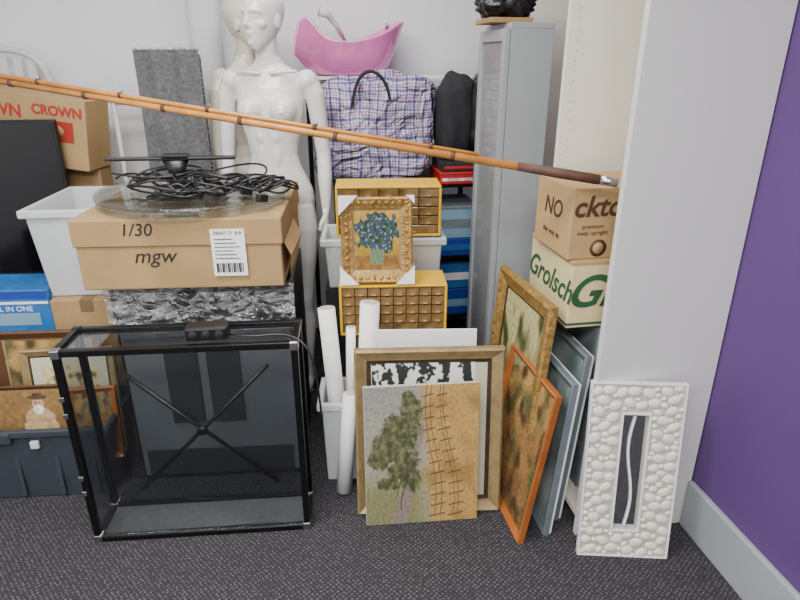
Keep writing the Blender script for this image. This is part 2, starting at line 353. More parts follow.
# ---------------------------------------------------------------- paintings
def landscape(u,v):
    n1=nz(u,v,3); c=mixc((168,160,138),(140,144,140),(v-.35)*1.2+.4*n1)
    e=u-(.47-.12*(v-.5))-.07*nz(u,v,3,1); c=mixc(c,(190,152,90),e*9)
    if u>.45: c=mixc(c,(160,126,72),max(0,nz(u,v,6,7))*1.7*min(1,(u-.45)*8))
    if v<.45: c=mixc(c,(132,132,92),min(1,(.42+.05*nz(u,v,5,3)-v)*5)*(1 if u<.42 else max(0,1-(u-.42)*5)))
    cx=.53-.32*(.75-v); wd=.03+.11*max(0,.6-v)
    if v<.72: c=mixc(c,(142,124,124),(1-abs(u-cx)/wd)*1.2)
    q=9
    for (x,y,rx,ry) in ((.32,.68,.17,.14),(.22,.57,.17,.12),(.40,.82,.10,.12),(.13,.50,.10,.09),(.36,.47,.13,.08),(.40,.33,.10,.09),(.28,.40,.09,.07),(.37,.92,.06,.05),(.20,.30,.10,.05)):
        q=min(q,((u-x)/rx)**2+((v-y)/ry)**2)
    q=q+.45*nz(u,v,12,2)+.4*nz(u,v,30,3)+.3*nz(u,v,60,9)
    if q<1.15:
        leaf=mixc((62,68,46),(116,116,78),.45+1.1*nz(u,v,20,4)+.7*nz(u,v,50,8)); c=mixc(c,leaf,min(1,(1.15-q)*2.4)*.92)
    for (tx,a0,a1) in ((.34,.10,.50),(.29,.22,.45)):
        if abs(u-tx+.03*math.sin(v*12))<.006 and a0<v<a1: c=mixc(c,(70,60,46),.75)
    fx=.60+.05*math.sin(v*5+.5)
    for off in (0,.17):
        for k in range(12):
            y=.05+k*.08; xx=.60+.05*math.sin(y*5+.5)+off*(1-.35*y); L=.065*(1.1-.4*y)
            if abs(v-y-.16*(u-xx))<.005 and abs(u-xx)<L: c=mixc(c,(84,68,50),.88)
    for off in (-.028,.03,.15,.19):
        if abs(u-(fx+off*(1-.35*v)))<.0045 and v>.04: c=mixc(c,(104,86,62),.75)
    k=1+.14*nz(u,v,40,5)+.12*nz(u,v,90,6); return tuple(q_*k*.92 for q_ in c)
pt=G('landscape_canvas',(.08,1.705,0),5.5,rx=-7.2)
B(pt,'canvas_board',-.2,.2,-.001,.012,0,.53,M['mat'],.001)
panel_paint(pt,'painted_surface',.398,.528,landscape,260,330,y=-.0025,z0=.001)
def peacock(u,v):
    s=.8*nz(u,v,14,1)+.6*nz(u,v,34,2)+.4*math.sin(30*math.hypot(u-.35,v-.85)+3*nz(u,v,5,3))+.3*math.sin(34*math.hypot(u-.8,v-.9)); 
    return mixc((44,44,46),(216,216,210),(s+.12)*6)
fp=G('framed_picture',(.105,1.775,0),2.5,rx=-8)
frame(fp,.52,.63,.042,.035,M['gold2'],lip=M['darkgold'],lipw=.016)
B(fp,'linen_mat',-.218,.218,-.010,-.002,.042,.588,M['mat'],0)
panel_paint(fp,'black_and_white_print',.36,.46,peacock,170,210,y=-.0115,z0=.115,x0=-.20)
B(fp,'backing_board',-.25,.25,0,.006,.01,.62,M['cardd'],0)
fb=G('foam_board',(.09,1.90,0),1.5,rx=-6); B(fb,'sheet',-.185,.19,-.005,.005,0,.645,M['paper'],.002)
def autumn(u,v):
    c=mixc((116,80,46),(172,138,84),v+.5*nz(u,v,4,1)); c=mixc(c,(70,56,36),nz(u,v,7,2)*2.2); c=mixc(c,(80,84,52),nz(u,v,5,5)*1.7)
    return tuple(q*(1+.28*nz(u,v,40,3)) for q in c)
def green_l(u,v):
    c=mixc((84,88,54),(176,168,120),(v-.45)*3+.5*nz(u,v,4,1)); c=mixc(c,(62,68,40),nz(u,v,6,2)*2.2); 
    if v<.3: c=mixc(c,(140,106,62),.6)
    return tuple(q*(1+.28*nz(u,v,40,3)) for q in c)
of=G('pine_framed_painting',(.387,1.79,0),-79.3,rx=-8.3)
frame(of,.39,.578,.026,.024,M['orange']); B(of,'backing',-.185,.185,0,.008,.006,.572,M['woodd'],0)
panel_paint(of,'painted_surface',.34,.53,autumn,80,110,y=-.008,z0=.024)
gf=G('gilt_framed_landscape',(.395,1.945,0),-77.5,rx=-4.2)
frame(gf,.44,.82,.058,.028,M['gold'],lip=M['darkgold'],lipw=.01); B(gf,'backing',-.21,.21,0,.006,.01,.805,M['cardd'],0)
panel_paint(gf,'painted_surface',.33,.71,green_l,80,110,y=-.008,z0=.054)
for nm,(x,y,hh,ww) in {'grey_framed_picture':(.487,1.82,.60,.37),'grey_framed_picture.001':(.54,1.89,.66,.36)}.items():
    g=G(nm,(x,y,0),-80,rx=-4.2); frame(g,ww,hh,.03,.022,M['greyd']); B(g,'backing',-ww/2+.004,ww/2-.004,0,.010,.004,hh-.004,M['white'],0)
    panel_paint(g,'print',ww-.05,hh-.05,lambda u,v:mixc((170,176,170),(96,112,110),.5+nz(u,v,4,3)),20,20,y=-.007,z0=.025)
# ---------------------------------------------------------------- black folding display showcase
sc=G('glass_display_case',(-.683,1.635,0),5.0)
w,h,dp,t=.735,.735,.185,.022
for x in (-w/2,w/2-t):
    for y in (0,dp-t): B(sc,'upright',x,x+t,y,y+t,0,h,M['blackm'],.003)
for z in (0,h-t):
    for y in (0,dp-t): B(sc,'rail',-w/2+t,w/2-t,y,y+t,z,z+t,M['blackm'],.003)
    for x in (-w/2,w/2-t): B(sc,'cross_rail',x,x+t,t,dp-t,z,z+t,M['blackm'],.003)
B(sc,'front_glass',-w/2+t,w/2-t,.008,.011,t,h-t,M['glass'],0)
B(sc,'back_glass',-w/2+t,w/2-t,dp-.011,dp-.008,t,h-t,M['glass'],0)
B(sc,'top_glass',-w/2+t,w/2-t,t,dp-t,h-.012,h-.008,M['glass'],0)
B(sc,'base_panel',-w/2+t,w/2-t,t,dp-t,.004,.012,M['felt'],0)
B(sc,'left_glass',-w/2+.008,-w/2+.011,t,dp-t,t,h-t,M['glass'],0)
B(sc,'right_glass',w/2-.011,w/2-.008,t,dp-t,t,h-t,M['glass'],0)
for s in (1,-1): tube(sc,'cross_brace',[(-.245*s,dp-.02,.085),(.245*s,dp-.02,.575)],.0075,M['black'],10)
lathe(sc,'brace_hub',[(.018,0),(.018,.012)],M['black'],(0,dp-.022,.33),(90,0,0),20)
for x in (-1,1):
    for z in (0,1):
        for y in (0,1):
            cx=x*(w/2-.012); cz=.016 if z==0 else h-.012; cy=.012 if y==0 else dp-.012
            B(sc,'corner_bracket',cx-.014,cx+.014,cy-.014,cy+.014,cz-.016,cz+.014,M['steel'] if not(z and y) else M['blackm'],.004)
for z in (.20,.26,.5,.56): B(sc,'latch',-w/2-.004,-w/2+.012,-.003,.014,z,z+.018,M['steel'],.002)
pw=G('power_strip',(-.60,1.70,.7375),7); B(pw,'body',-.065,.065,-.03,.03,0,.045,M['black'],.008)
for k in range(3): lathe(pw,'socket',[(.014,0),(.014,.002)],M['dark'],(-.04+.04*k,-.0305,.022),(90,0,0),16)
curve(pw,'cord',[(.06,0,.01),(.12,-.05,.012),(.22,-.01,.012),(.30,-.075,.01),(.33,-.10,-.05),(.34,-.105,-.25)],.0035,M['black'])
# ---------------------------------------------------------------- shrink wrapped cabinet + big carton
sw=G('shrink_wrapped_cabinet',(-.70,1.965,0),4.5)
B(sw,'cabinet_body',-.315,.315,0,.48,0,.80,M['black'],.01)
B(sw,'pale_lower_panel',-.30,.30,-.006,0,.02,.64,M['wrapgrey'],.002)
for x in (-.10,.05): B(sw,'door_panel',x-.06,x+.06,-.014,-.006,.26,.56,M['wrapdark'],.003)
B(sw,'plinth_panel',-.28,.28,-.012,-.006,.02,.14,M['wrapdark'],.002)
v=[];f=[];nx,ny=110,36
for j in range(ny+1):
    for i in range(nx+1):
        x=-.325+.65*i/nx; z=.645+.18*j/ny
        v.append((x,-.012-.028*abs(noise.noise(Vector((x*9,z*22,2))))-.01*abs(noise.noise(Vector((x*25,z*40,5)))),z))
for j in range(ny):
    for i in range(nx):
        a=j*(nx+1)+i; f.append((a,a+1,a+nx+2,a+nx+1))
me('cling_film',v,f,M['cling'],sw,True)
bx=G('large_carton',(-.722,1.885,.83),4.0)
w,d_,h=.66,.62,.235
B(bx,'body',-w/2,w/2,0,d_,0,h,M['card'],.006)
B(bx,'lid_lip',-w/2-.006,w/2+.006,-.006,d_+.004,h-.085,h+.004,M['card'],.004)
T(bx,'marker_note_number','1/30',.058,(-.13,-.0075,.205),(90,0,0),M['ink'],.2)
T(bx,'marker_note_name','mgw',.07,(-.085,-.0012,.115),(90,0,0),M['ink'],.3)
B(bx,'shipping_label',.105,.215,-.009,-.007,.045,.205,M['paper'],0)
for k in range(15): B(bx,'barcode_bar',.115+k*.006,.115+k*.006+.003+.002*(k%3==0),-.0105,-.0095,.058,.09,M['ink'],0)
for k in range(6): B(bx,'label_text_line',.115,.195-.01*(k%3),-.0105,-.0095,.105+k*.013,.1075+k*.013,M['ink'],0)
T(bx,'label_heading','39047 17  8-9',.016,(.16,-.0105,.192),(90,0,0),M['ink'])
B(bx,'kraft_tape',-w/2-.0065,w/2+.0065,.26,.31,h+.003,h+.0055,M['cardd'],0)
me('torn_flap',[(w/2+.007,.02,.15),(w/2+.03,.0,.11),(w/2+.04,.3,.10),(w/2+.007,.35,.15),(w/2+.022,.25,.03),(w/2+.016,.06,.02)],[(0,1,2,3),(1,5,4,2)],M['card2'],bx)
ar=G('acrylic_turntable',(-.745,2.175,1.0705),0)
lathe(ar,'clear_disc',[(.0,0),(.32,0),(.335,.006),(.335,.032),(.328,.036),(.322,.034),(.32,.010),(.0,.010)],M['acryl'],seg=64)
lathe(ar,'rim',[(.328,.030),(.339,.030),(.339,.04),(.328,.04)],M['acryl'],seg=64)
st=G('monitor_stand',(-.80,2.17,1.082),6)
lathe(st,'neck',[(.062,0),(.058,.01),(.04,.03),(.034,.09),(.052,.13)],M['black'],seg=28,sx=.9,sy=.5)
B(st,'foot_bar',-.24,.21,-.018,.018,.13,.142,M['black'],.004)
B(st,'mount_plate',-.045,.045,-.03,.03,.142,.15,M['black'],.002)
cb=G('cable_tangle',(-.64,2.08,1.083),0)
for k in range(15):
    cx,cy=random.uniform(-.24,.20),random.uniform(-.13,.13); pts=[]
    R=random.uniform(.05,.14); ph=random.random()*6
    for q in range(14):
        a=ph+q*.95; rq=R*(.7+.5*random.random()); pts.append((cx+rq*1.25*math.cos(a),cy+rq*.8*math.sin(a),.012+.004*(k%5)+random.random()*.08))
    curve(cb,'cable_%d'%k,pts,.0038,M['black'])
for k in range(3):
    curve(cb,'loose_cable_%d'%k,[(.15,0,.03),(.2+.02*k,-.05,.08),(.27,-.03,.05+.02*k),(.29,.06,.03),(.25,.12,.02)],.0036,M['black'])
for k,(x,y) in enumerate(((-.06,-.02),(.10,.02),(.18,-.10))): B(cb,'plug_%d'%k,x-.02,x+.02,y-.012,y+.012,.02,.045,M['black'],.004,rot=(0,10,30*k))
# ---------------------------------------------------------------- left side: tub, cartons, tv
def tubbox(name,loc,rz,w,d,h,m,th=.004,taper=.12,rim=.018):
    g=G(name,loc,rz); a,b_=w/2,d/2; t=1-taper
    def ring(s,z,ins=0): return [(sx*(a*s-ins),sy*(b_*s-ins),z) for sx,sy in ((-1,-1),(1,-1),(1,1),(-1,1))]
    rs=[ring(t,0),ring(1,h-.03),ring(1,h-.03,-rim),ring(1,h,-rim),ring(1,h,th),ring(t,th,th)]
    v=[p for r_ in rs for p in r_]; f=[(3,2,1,0)]
    for j in range(len(rs)-1):
        for k in range(4): q=(k+1)%4; f.append((j*4+k,j*4+q,(j+1)*4+q,(j+1)*4+k))
    n=len(rs)-1; f.append(tuple(n*4+k for k in range(4)))
    o=me('shell',v,f,m,g); bev(o,.006,2); return g
lc=carton('cardboard_carton.001',(-1.345,2.13,0),5,.27,.36,.685,M['card'],True)
tl=tubbox('plastic_storage_tub',(-1.262,2.36,.687),5,.25,.42,.35,M['tub'],taper=.14)
for k in range(3): B(tl,'contents_%d'%k,-.085,.075-.02*k,-.16+.03*k,.16,.008+.09*k,.092+.09*k,M['paper'] if k%2 else M['offw'],.004)
tv=G('flat_screen_tv',(-1.86,2.66,.60),8)
B(tv,'bezel',-.42,.36,0,.03,0,.70,M['black'],.006); B(tv,'screen',-.405,.345,-.002,0,.015,.685,M['tv'],0)
B(tv,'rear_housing',-.2,.2,.03,.05,.08,.42,M['black'],.01)
tt=G('low_black_plinth',(-1.90,2.64,0),8); B(tt,'body',-.36,.30,-.02,.12,0,.60,M['dark'],.004)
cr=G('crown_print_carton',(-1.72,2.79,1.10),-4,ry=7)
B(cr,'body',-.30,.30,0,.20,0,.31,M['card2'],.004)
T(cr,'lettering_a','CROWN',.075,(-.14,-.0014,.23),(90,0,0),M['redink'],off=.002); T(cr,'lettering_b','CROWN',.058,(.17,-.0014,.25),(90,0,0),M['redink'],off=.002)
B(cr,'red_crest',.10,.24,-.0014,-.0004,.12,.21,M['redink'],.001); B(cr,'red_panel',-.26,-.0,-.0014,-.0004,.07,.18,M['redink'],.001)
lathe(cr,'crest_disc',[(.026,0),(.026,.001)],M['card2'],(.17,-.0016,.165),(90,0,0),20)
B(cr,'handle_slot',.02,.08,-.0014,-.0004,.18,.2,M['cardd'],.001)
cs=carton('stacked_carton',(-2.02,2.86,0),0,.60,.12,1.06,M['card'],False)
bl=G('blue_printer_carton',(-1.60,2.13,.0),4)
B(bl,'body',-.24,.245,0,.20,.55,.725,M['blue'],.004)
B(bl,'pale_panel',-.05,.20,-.0014,0,.58,.63,M['lblue'],0); B(bl,'white_strip',-.22,.24,-.0014,0,.668,.678,M['paper'],0); B(bl,'dark_strip',-.22,.24,-.0014,0,.69,.72,M['blue2'],0)
T(bl,'printing','ALL IN ONE',.03,(.10,-.0016,.648),(90,0,0),M['paper'])
B(bl,'side_label',.2455,.2465,.03,.17,.59,.69,M['paper'],0)
B(bl,'box_beneath',-.24,.24,.0,.19,.0,.548,M['dark'],.004)
ct=tubbox('charcoal_crate',(-1.35,1.965,0),5,.54,.28,.31,M['crate'],th=.006,taper=.1,rim=.014)
for x in (-.2,-.07,.07,.2): B(ct,'rib',x-.008,x+.008,-.139,-.129,.02,.27,M['crate'],.003,rot=(-4,0,0))
B(ct,'latch_plate',.0,.03,-.156,-.140,.235,.265,M['offw'],.004); B(ct,'end_clip',-.16,-.06,-.160,-.138,.26,.305,M['crate'],.006)
def oldman(u,v):
    c=mixc((104,78,50),(138,108,66),v+.4*nz(u,v,4))
    if ((u-.68)/.17)**2+((v-.60)/.16)**2<1: c=(176,148,108)
    if abs(u-.68)<.20-.25*abs(v-.5) and v<.56: c=(184,156,116)
    if ((u-.68)/.065)**2+((v-.80)/.085)**2<1: c=(206,156,120)
    if ((u-.68)/.06)**2+((v-.725)/.06)**2<1: c=(224,218,202)
    if ((u-.68)/.11)**2+((v-.885)/.03)**2<1 or (abs(u-.68)<.055 and .88<v<.94): c=(82,64,46)
    for ex in (-.025,.025):
        if math.hypot(u-.68-ex,v-.82)<.010: c=(60,40,30)
    return tuple(q*(1+.2*nz(u,v,18,2)) for q in c)
def sepia(u,v):
    c=mixc((150,122,78),(198,182,140),v*1.2+.3*nz(u,v,5)); c=mixc(c,(80,70,46),nz(u,v,9,2)*2); return c
g=G('small_framed_painting',(-1.225,1.935,.135),7,rx=-8); frame(g,.33,.425,.026,.02,M['gold2'],lip=M['darkgold'],lipw=.008); B(g,'mat',-.142,.142,-.006,0,.026,.40,M['mat'],0); panel_paint(g,'painted_surface',.19,.27,sepia,50,50,y=-.0075,z0=.085); B(g,'backing',-.16,.16,0,.004,.004,.42,M['cardd'],0)
g=G('small_framed_painting.001',(-1.31,1.975,.14),5,rx=-6); frame(g,.38,.475,.03,.02,M['woodd'],lip=M['gold2'],lipw=.008); panel_paint(g,'painted_surface',.32,.415,autumn,40,40,y=-.004,z0=.03); B(g,'backing',-.17,.17,0,.005,.01,.46,M['cardd'],0)
g=G('small_framed_painting.002',(-1.14,1.905,.13),10,rx=-8); frame(g,.17,.29,.02,.016,M['orange']); panel_paint(g,'painted_surface',.14,.25,autumn,40,40,y=-.004,z0=.02); B(g,'backing',-.08,.08,0,.004,.01,.28,M['cardd'],0)
g=G('old_man_portrait',(-1.385,1.875,.11),5,rx=-6); frame(g,.33,.335,.016,.012,M['woodd']); panel_paint(g,'painted_surface',.31,.31,oldman,120,120,y=-.004,z0=.012); B(g,'backing',-.155,.155,0,.004,.008,.325,M['cardd'],0)
# ---------------------------------------------------------------- centre: organisers, bins, ornate painting
def organiser(name,loc,rz,w,d,h,cols,rows,big=0):
    g=G(name,loc,rz)
    t=.010
    B(g,'shell_top',-w/2,w/2,0,d,h-t,h,M['yellow'],.004); B(g,'shell_bottom',-w/2,w/2,0,d,0,t,M['yellow'],.004)
    B(g,'shell_left',-w/2,-w/2+t,0,d,t,h-t,M['yellow'],.002); B(g,'shell_right',w/2-t,w/2,0,d,t,h-t,M['yellow'],.002)
    B(g,'shell_back',-w/2+t,w/2-t,d-.006,d,t,h-t,M['yellow'],0); B(g,'inner_dark',-w/2+t,w/2-t,.03,.04,t,h-t,M['woodd'],0)
    W2=w-2*t; H2=h-2*t
    for r in range(rows):
        cc=big if (big and r==0) else cols
        for c in range(cc):
            x=-w/2+t+c*W2/cc; z=t+r*H2/rows
            B(g,'drawer',x+.001,x+W2/cc-.001,.006,.03,z+.001,z+H2/rows-.002,M['drawer'],.002)
            B(g,'pull',x+W2/cc/2-.008,x+W2/cc/2+.008,-.001,.006,z+.006,z+.010,M['card2'],0)
    return g
oc=carton('base_carton',(-.215,2.145,0),3,.38,.13,.55,M['cardd'],False)
organiser('drawer_organiser',(-.025,2.11,.552),3,.41,.17,.205,8,5,4)
wb=tubbox('white_storage_bin',(-.19,2.44,.66),3,.24,.22,.215,M['tub'],taper=.1)
wb2=tubbox('white_storage_bin.001',(.065,2.455,.66),3,.20,.22,.215,M['tub'],taper=.1)
B(wb,'folded_cloth',-.1,.08,-.08,.08,.008,.15,M['paper'],.02); B(wb2,'folded_cloth',-.07,.07,-.08,.08,.008,.12,M['mat'],.02)
sp=carton('dark_carton',(-.31,2.33,0),3,.48,.24,.655,M['dark'],False)
organiser('drawer_organiser.001',(-.045,2.345,.878),3,.42,.17,.205,5,5,2)
def iris(u,v):
    c=mixc((150,114,36),(190,152,58),v+.5*nz(u,v,5)); 
    if v<.26: c=mixc((120,84,36),(150,112,52),.5+nz(u,v,8))
    d=((u-.5)/.44)**2+((v-.62)/.33)**2+.9*nz(u,v,8,2)
    if d<.95:
        k=nz(u,v,16,3); c=mixc(c,(44,62,108) if k>.10 else ((44,80,62) if k>-.15 else (30,48,40)),.92)
        if nz(u,v,24,5)>.36: c=(150,160,164)
    if abs(u-.5)<.10+.05*math.sin((v-.1)*9) and .12<v<.36: c=(104,122,94)
    return tuple(q*(1+.22*nz(u,v,30,6)) for q in c)
og=G('ornate_gilt_painting',(-.085,2.135,.76),3,rx=-10)
frame(og,.265,.32,.042,.03,M['gold'],lip=M['gold2'],lipw=.008); B(og,'backing',-.12,.12,0,.006,.01,.31,M['cardd'],0)
bm=bmesh.new()
for k in range(40):   # carved leaf beading round the moulding
    t_=k/40; P_=2*(.225+.28); s_=t_*P_
    if s_<.225: x,z=-.1125+s_,.020
    elif s_<.505: x,z=.1125,.020+(s_-.225)
    elif s_<.73: x,z=.1125-(s_-.505),.300
    else: x,z=-.1125,.300-(s_-.73)
    bmesh.ops.create_icosphere(bm,subdivisions=2,radius=1,matrix=Matrix.Translation((x,-.024,z))@Matrix.Rotation(k*1.1,4,'Y')@Matrix.Diagonal((.011,.007,.0065,1)))
d=bpy.data.meshes.new('carved_leaves'); bm.to_mesh(d); bm.free(); d.materials.append(M['gold'])
for q in d.polygons: q.use_smooth=True
o=link(bpy.data.objects.new('carved_leaves',d)); o.parent=og
panel_paint(og,'painted_surface',.185,.24,iris,130,160,y=-.008,z0=.04)
for sx_,z in ((-1,0),(-1,1),(1,0),(1,1)):
    L=.07 if not(sx_==1 and z==1) else .03
    x=sx_*.139; zz=-.003 if z==0 else .325; dz=1 if z==0 else -1
    v=[(x,-.036,zz),(x-sx_*L,-.036,zz),(x,-.036,zz+dz*L),(x,.010,zz),(x-sx_*L,.010,zz),(x,.010,zz+dz*L)]
    me('card_corner_protector',v,[(0,1,2),(3,4,5),(0,1,4,3),(1,2,5,4),(0,2,5,3)],M['paper'],og)
tm=tubbox('frosted_tub',(-.195,2.02,0),2,.20,.18,.36,M['tub'],taper=.08)
for k,(x,y,zt,dx,dy,r) in enumerate(((-.225,1.985,.69,-.045,.04,.032),(-.145,2.00,.71,.035,.03,.036),(-.205,2.055,.60,.02,.0,.018))):
    g=G('paper_roll' if k==0 else 'paper_roll.%03d'%k,(x,y,.01),0)
    n=Vector((dx,dy,zt)); v,f=tube_geo([(0,0,0),tuple(n*.5),tuple(n)],[r]*3,24); me('outer_wrap',v,f,M['paper'],g,True)
    v,f=tube_geo([tuple(n*.99),tuple(n*1.002)],[r*.7]*2,20); me('core',v,f,M['mat'],g)
g=G('paper_roll.003',(-.215,1.865,0),0); v,f=tube_geo([(0,0,.01),(.035,.025,.42)],[.03,.026],20); me('outer_wrap',v,f,M['paper'],g,True)
v,f=tube_geo([(.0345,.0248,.415),(.0351,.0251,.4215)],[.018]*2,20); me('core',v,f,M['mat'],g)
# ---------------------------------------------------------------- rear rack with bag, basin, boxes
rk=G('storage_rack',(.08,2.86,0),RA)
for x in (-.36,.34):
    for y in (0,.47): B(rk,'post',x-.012,x+.012,y-.012,y+.012,0,1.45 if y else .985,M['blackm'],.002)
for z in (.30,.62,.985): B(rk,'shelf_%d'%int(z*100),-.372,.352,-.012,.482,z-.015,z,M['blackm'],.002)
B(rk,'shelf_upper',-.50,.352,.30,.50,1.45,1.465,M['white'],.002)
B(rk,'post',-.496,-.472,.47,.494,0,1.45,M['blackm'],.002)
def bxs(name,loc,rz,w,d,h,m,stripe=None,lid=None):
    g=G(name,loc,rz); B(g,'body',-w/2,w/2,0,d,0,h,m,.004)
    if stripe: B(g,'print_band',-w/2+.01,w/2-.01,-.0012,0,h*.35,h*.65,stripe,0)
    if lid: B(g,'lid',-w/2-.004,w/2+.004,-.004,d+.004,h,h+.012,lid,.003)
    return g
bxs('blue_storage_box',(.27,2.89,.302),RA,.24,.28,.13,M['blue2'],M['lblue'],M['blue2'])
bxs('blue_storage_box.001',(.27,2.89,.448),RA,.24,.28,.13,M['blue'],M['paper'])
bxs('blue_storage_box.002',(.27,2.89,.622),RA,.25,.28,.09,M['blue2'],M['blue'])
bxs('pale_blue_box',(.27,2.89,.714),RA,.24,.28,.15,M['lblue'],M['greyd'],M['greyd'])
g=bxs('board_game_box',(.295,2.88,.987),RA,.21,.25,.045,M['red'],M['paper'],M['red']); 
T(g,'game_title','FAMILY GAME',.022,(0,-.002,.022),(90,0,0),M['ink'])
bxs('board_game_box.001',(.295,2.885,1.046),RA,.19,.24,.04,M['dark'],M['red'])
bg=G('plaid_carry_bag',(-.13,3.0,1.222),5)
blob(bg,'bag_body',(0,0,0),(.285,.13,.245),M['plaid'],.22,2.1,5,5,pw=4)
for s in (-1,1): curve(bg,'handle',[(-.10,-.135,.12),(-.09,-.14,.20),(-.05,-.10+.03*s,.28),(.03,-.10+.03*s,.27),(.07,-.14,.20),(.08,-.135,.10)],.007,M['dark'])
curve(bg,'zip',[(-.22,-.03,.21),(0,-.05,.235),(.22,-.03,.20)],.005,M['blue2'])
dk=G('black_cushion',(.262,3.00,1.285),10); blob(dk,'cushion_body',(0,0,0),(.095,.10,.195),M['dark'],.12,2,3,4,pw=3)
dk2=G('black_cushion.001',(.40,2.98,1.29),-4); blob(dk2,'cushion_body',(0,0,0),(.08,.09,.20),M['trash'],.10,2,8,4,pw=3)
# pink salon basin with neck notch at its left end
pk=G('salon_wash_basin',(-.25,3.215,1.466),14)
seg=80; v=[];f=[]
def rimh(a):
    d=abs(((a-math.pi)+math.pi)%(2*math.pi)-math.pi)
    return .165+.045*math.cos(a)*(1 if math.cos(a)>0 else 0)-.035*math.exp(-((abs(math.sin(a))-1)/.25)**2)+.060*math.exp(-((d-.72)/.24)**2)-.085*math.exp(-(d/.34)**2)
prof=[(.40,0),(.60,.0),(.70,.12),(.82,.35),(.94,.7),(1.0,.93),(1.045,1.0),(1.03,1.06),(.94,1.04),(.86,.88),(.74,.55),(.56,.28),(.25,.16),(.05,.15)]
for q,(r_,hh) in enumerate(prof):
    for i in range(seg):
        a=2*math.pi*i/seg; H0=rimh(a)*1.15
        ca,sa=math.cos(a),math.sin(a); sq=(abs(ca)**2.6+abs(sa)**2.6)**(-1/2.6)
        v.append((.262*r_*ca*sq,.150*r_*sa*sq,hh*H0 if hh>.3 else hh*.2))
for j in range(len(prof)-1):
    for i in range(seg):
        k=(i+1)%seg; f.append((j*seg+i,j*seg+k,(j+1)*seg+k,(j+1)*seg+i))
f.append(tuple(range(seg))[::-1]); f.append(tuple((len(prof)-1)*seg+i for i in range(seg)))
o=me('ceramic_bowl',v,f,M['pink'],pk,True); s_=o.modifiers.new('sub','SUBSURF'); s_.levels=1; s_.render_levels=1
tube(pk,'shower_head',[(-.03,.02,.18),(-.06,.01,.23),(-.10,-.01,.275),(-.14,-.02,.29)],[.010,.012,.018,.026],M['offw'],16)
curve(pk,'hose',[(-.03,0.02,.18),(-.01,.02,.15),(.02,.03,.11),(.06,.03,.06)],.008,M['steel'])
tube(pk,'mixer_tap',[(.20,.04,.17),(.20,.03,.22),(.19,.0,.235)],[.012,.012,.008],M['steel'],14)
# fabric, bubble wrap, far-left bits
gfz=G('grey_fabric_bale',(-.975,2.70,1.05),6)
v=[];f=[];nx,ny=40,50
for j in range(ny+1):
    for i in range(nx+1):
        x=-.13+.26*i/nx; z=.53*j/ny; v.append((x,-.006+.012*math.sin(x*55+2*z)+.008*noise.noise(Vector((x*9,z*9,1))),z))
for j in range(ny):
    for i in range(nx): a=j*(nx+1)+i; f.append((a,a+1,a+nx+2,a+nx+1))
me('draped_face',v,f,M['greyfab'],gfz,True); B(gfz,'bale_core',-.12,.12,.02,.12,0,.52,M['greyfab'],.02)
fv=[];ff=[]
for k in range(60):
    if k<30:
        x=-.13+.26*k/29; p0=(x,-.008,.525);p1=(x+random.uniform(-.008,.008),-.012,.538+random.random()*.008)
    else:
        zz=.53*(k-30)/29; p0=(.13,-.01,zz);p1=(.143,-.012,zz+random.uniform(-.01,.01))
    n=len(fv); fv+= [p0,(p0[0]+.005,p0[1],p0[2]+.005),p1]; ff.append((n,n+1,n+2))
me('fringe',fv,ff,M['greyfab'],gfz)
carton('tall_carton',(-1.12,2.71,0),6,.24,.12,1.045,M['card'],False)
bw=G('bubble_wrap_roll',(-.935,3.15,0),0)
lathe(bw,'outer_layers',[(.03,.0),(.075,.0),(.078,.5),(.074,1.0),(.077,1.5),(.075,2.0),(.03,2.0)],M['bubble'],seg=36); lathe(bw,'core',[(.03,.005),(.03,2.01)],M['card'])
ch=G('white_plastic_chair',(-1.87,3.04,.0),10)
pts=[(-.2,0,1.10),(-.2,0,1.44),(-.17,0,1.56),(0,0,1.60),(.17,0,1.56),(.2,0,1.44),(.2,0,1.10)]
curve(ch,'back_rim',pts,.016,M['offw'])
for k in range(5): B(ch,'back_slat_%d'%k,-.14+k*.06,-.10+k*.06,-.006,.006,1.10,1.55,M['offw'],.004)
B(ch,'seat',-.21,.21,-.02,.04,1.07,1.10,M['offw'],.012)
for x in (-.19,.19): tube(ch,'leg',[(x,0.01,1.08),(x*1.05,0.01,0.0)],[.018,.014],M['offw'],10)
cl=G('white_garment_rail',(-1.36,2.99,0),0)
tube(cl,'upright_a',[(0,0,0),(0,0,1.48)],.011,M['offw']); tube(cl,'crossbar',[(-.01,0,1.35),(.24,0,1.35)],.010,M['offw']); tube(cl,'upright_b',[(.2,0,0),(.2,0,1.36)],.009,M['offw'])
tube(cl,'foot',[(0,-.06,.015),(0,.05,.015)],.012,M['offw']); tube(cl,'foot_b',[(.2,-.06,.015),(.2,.05,.015)],.012,M['offw'])
bk=bxs('black_speaker',(-1.20,3.09,1.12),6,.13,.08,.36,M['black']); lathe(bk,'cone',[(.05,0),(.045,.004),(.02,-.01)],M['dark'],(0,-.003,.12),(90,0,0)); carton('narrow_carton',(-1.27,3.08,0),6,.14,.1,1.118,M['card'],False)
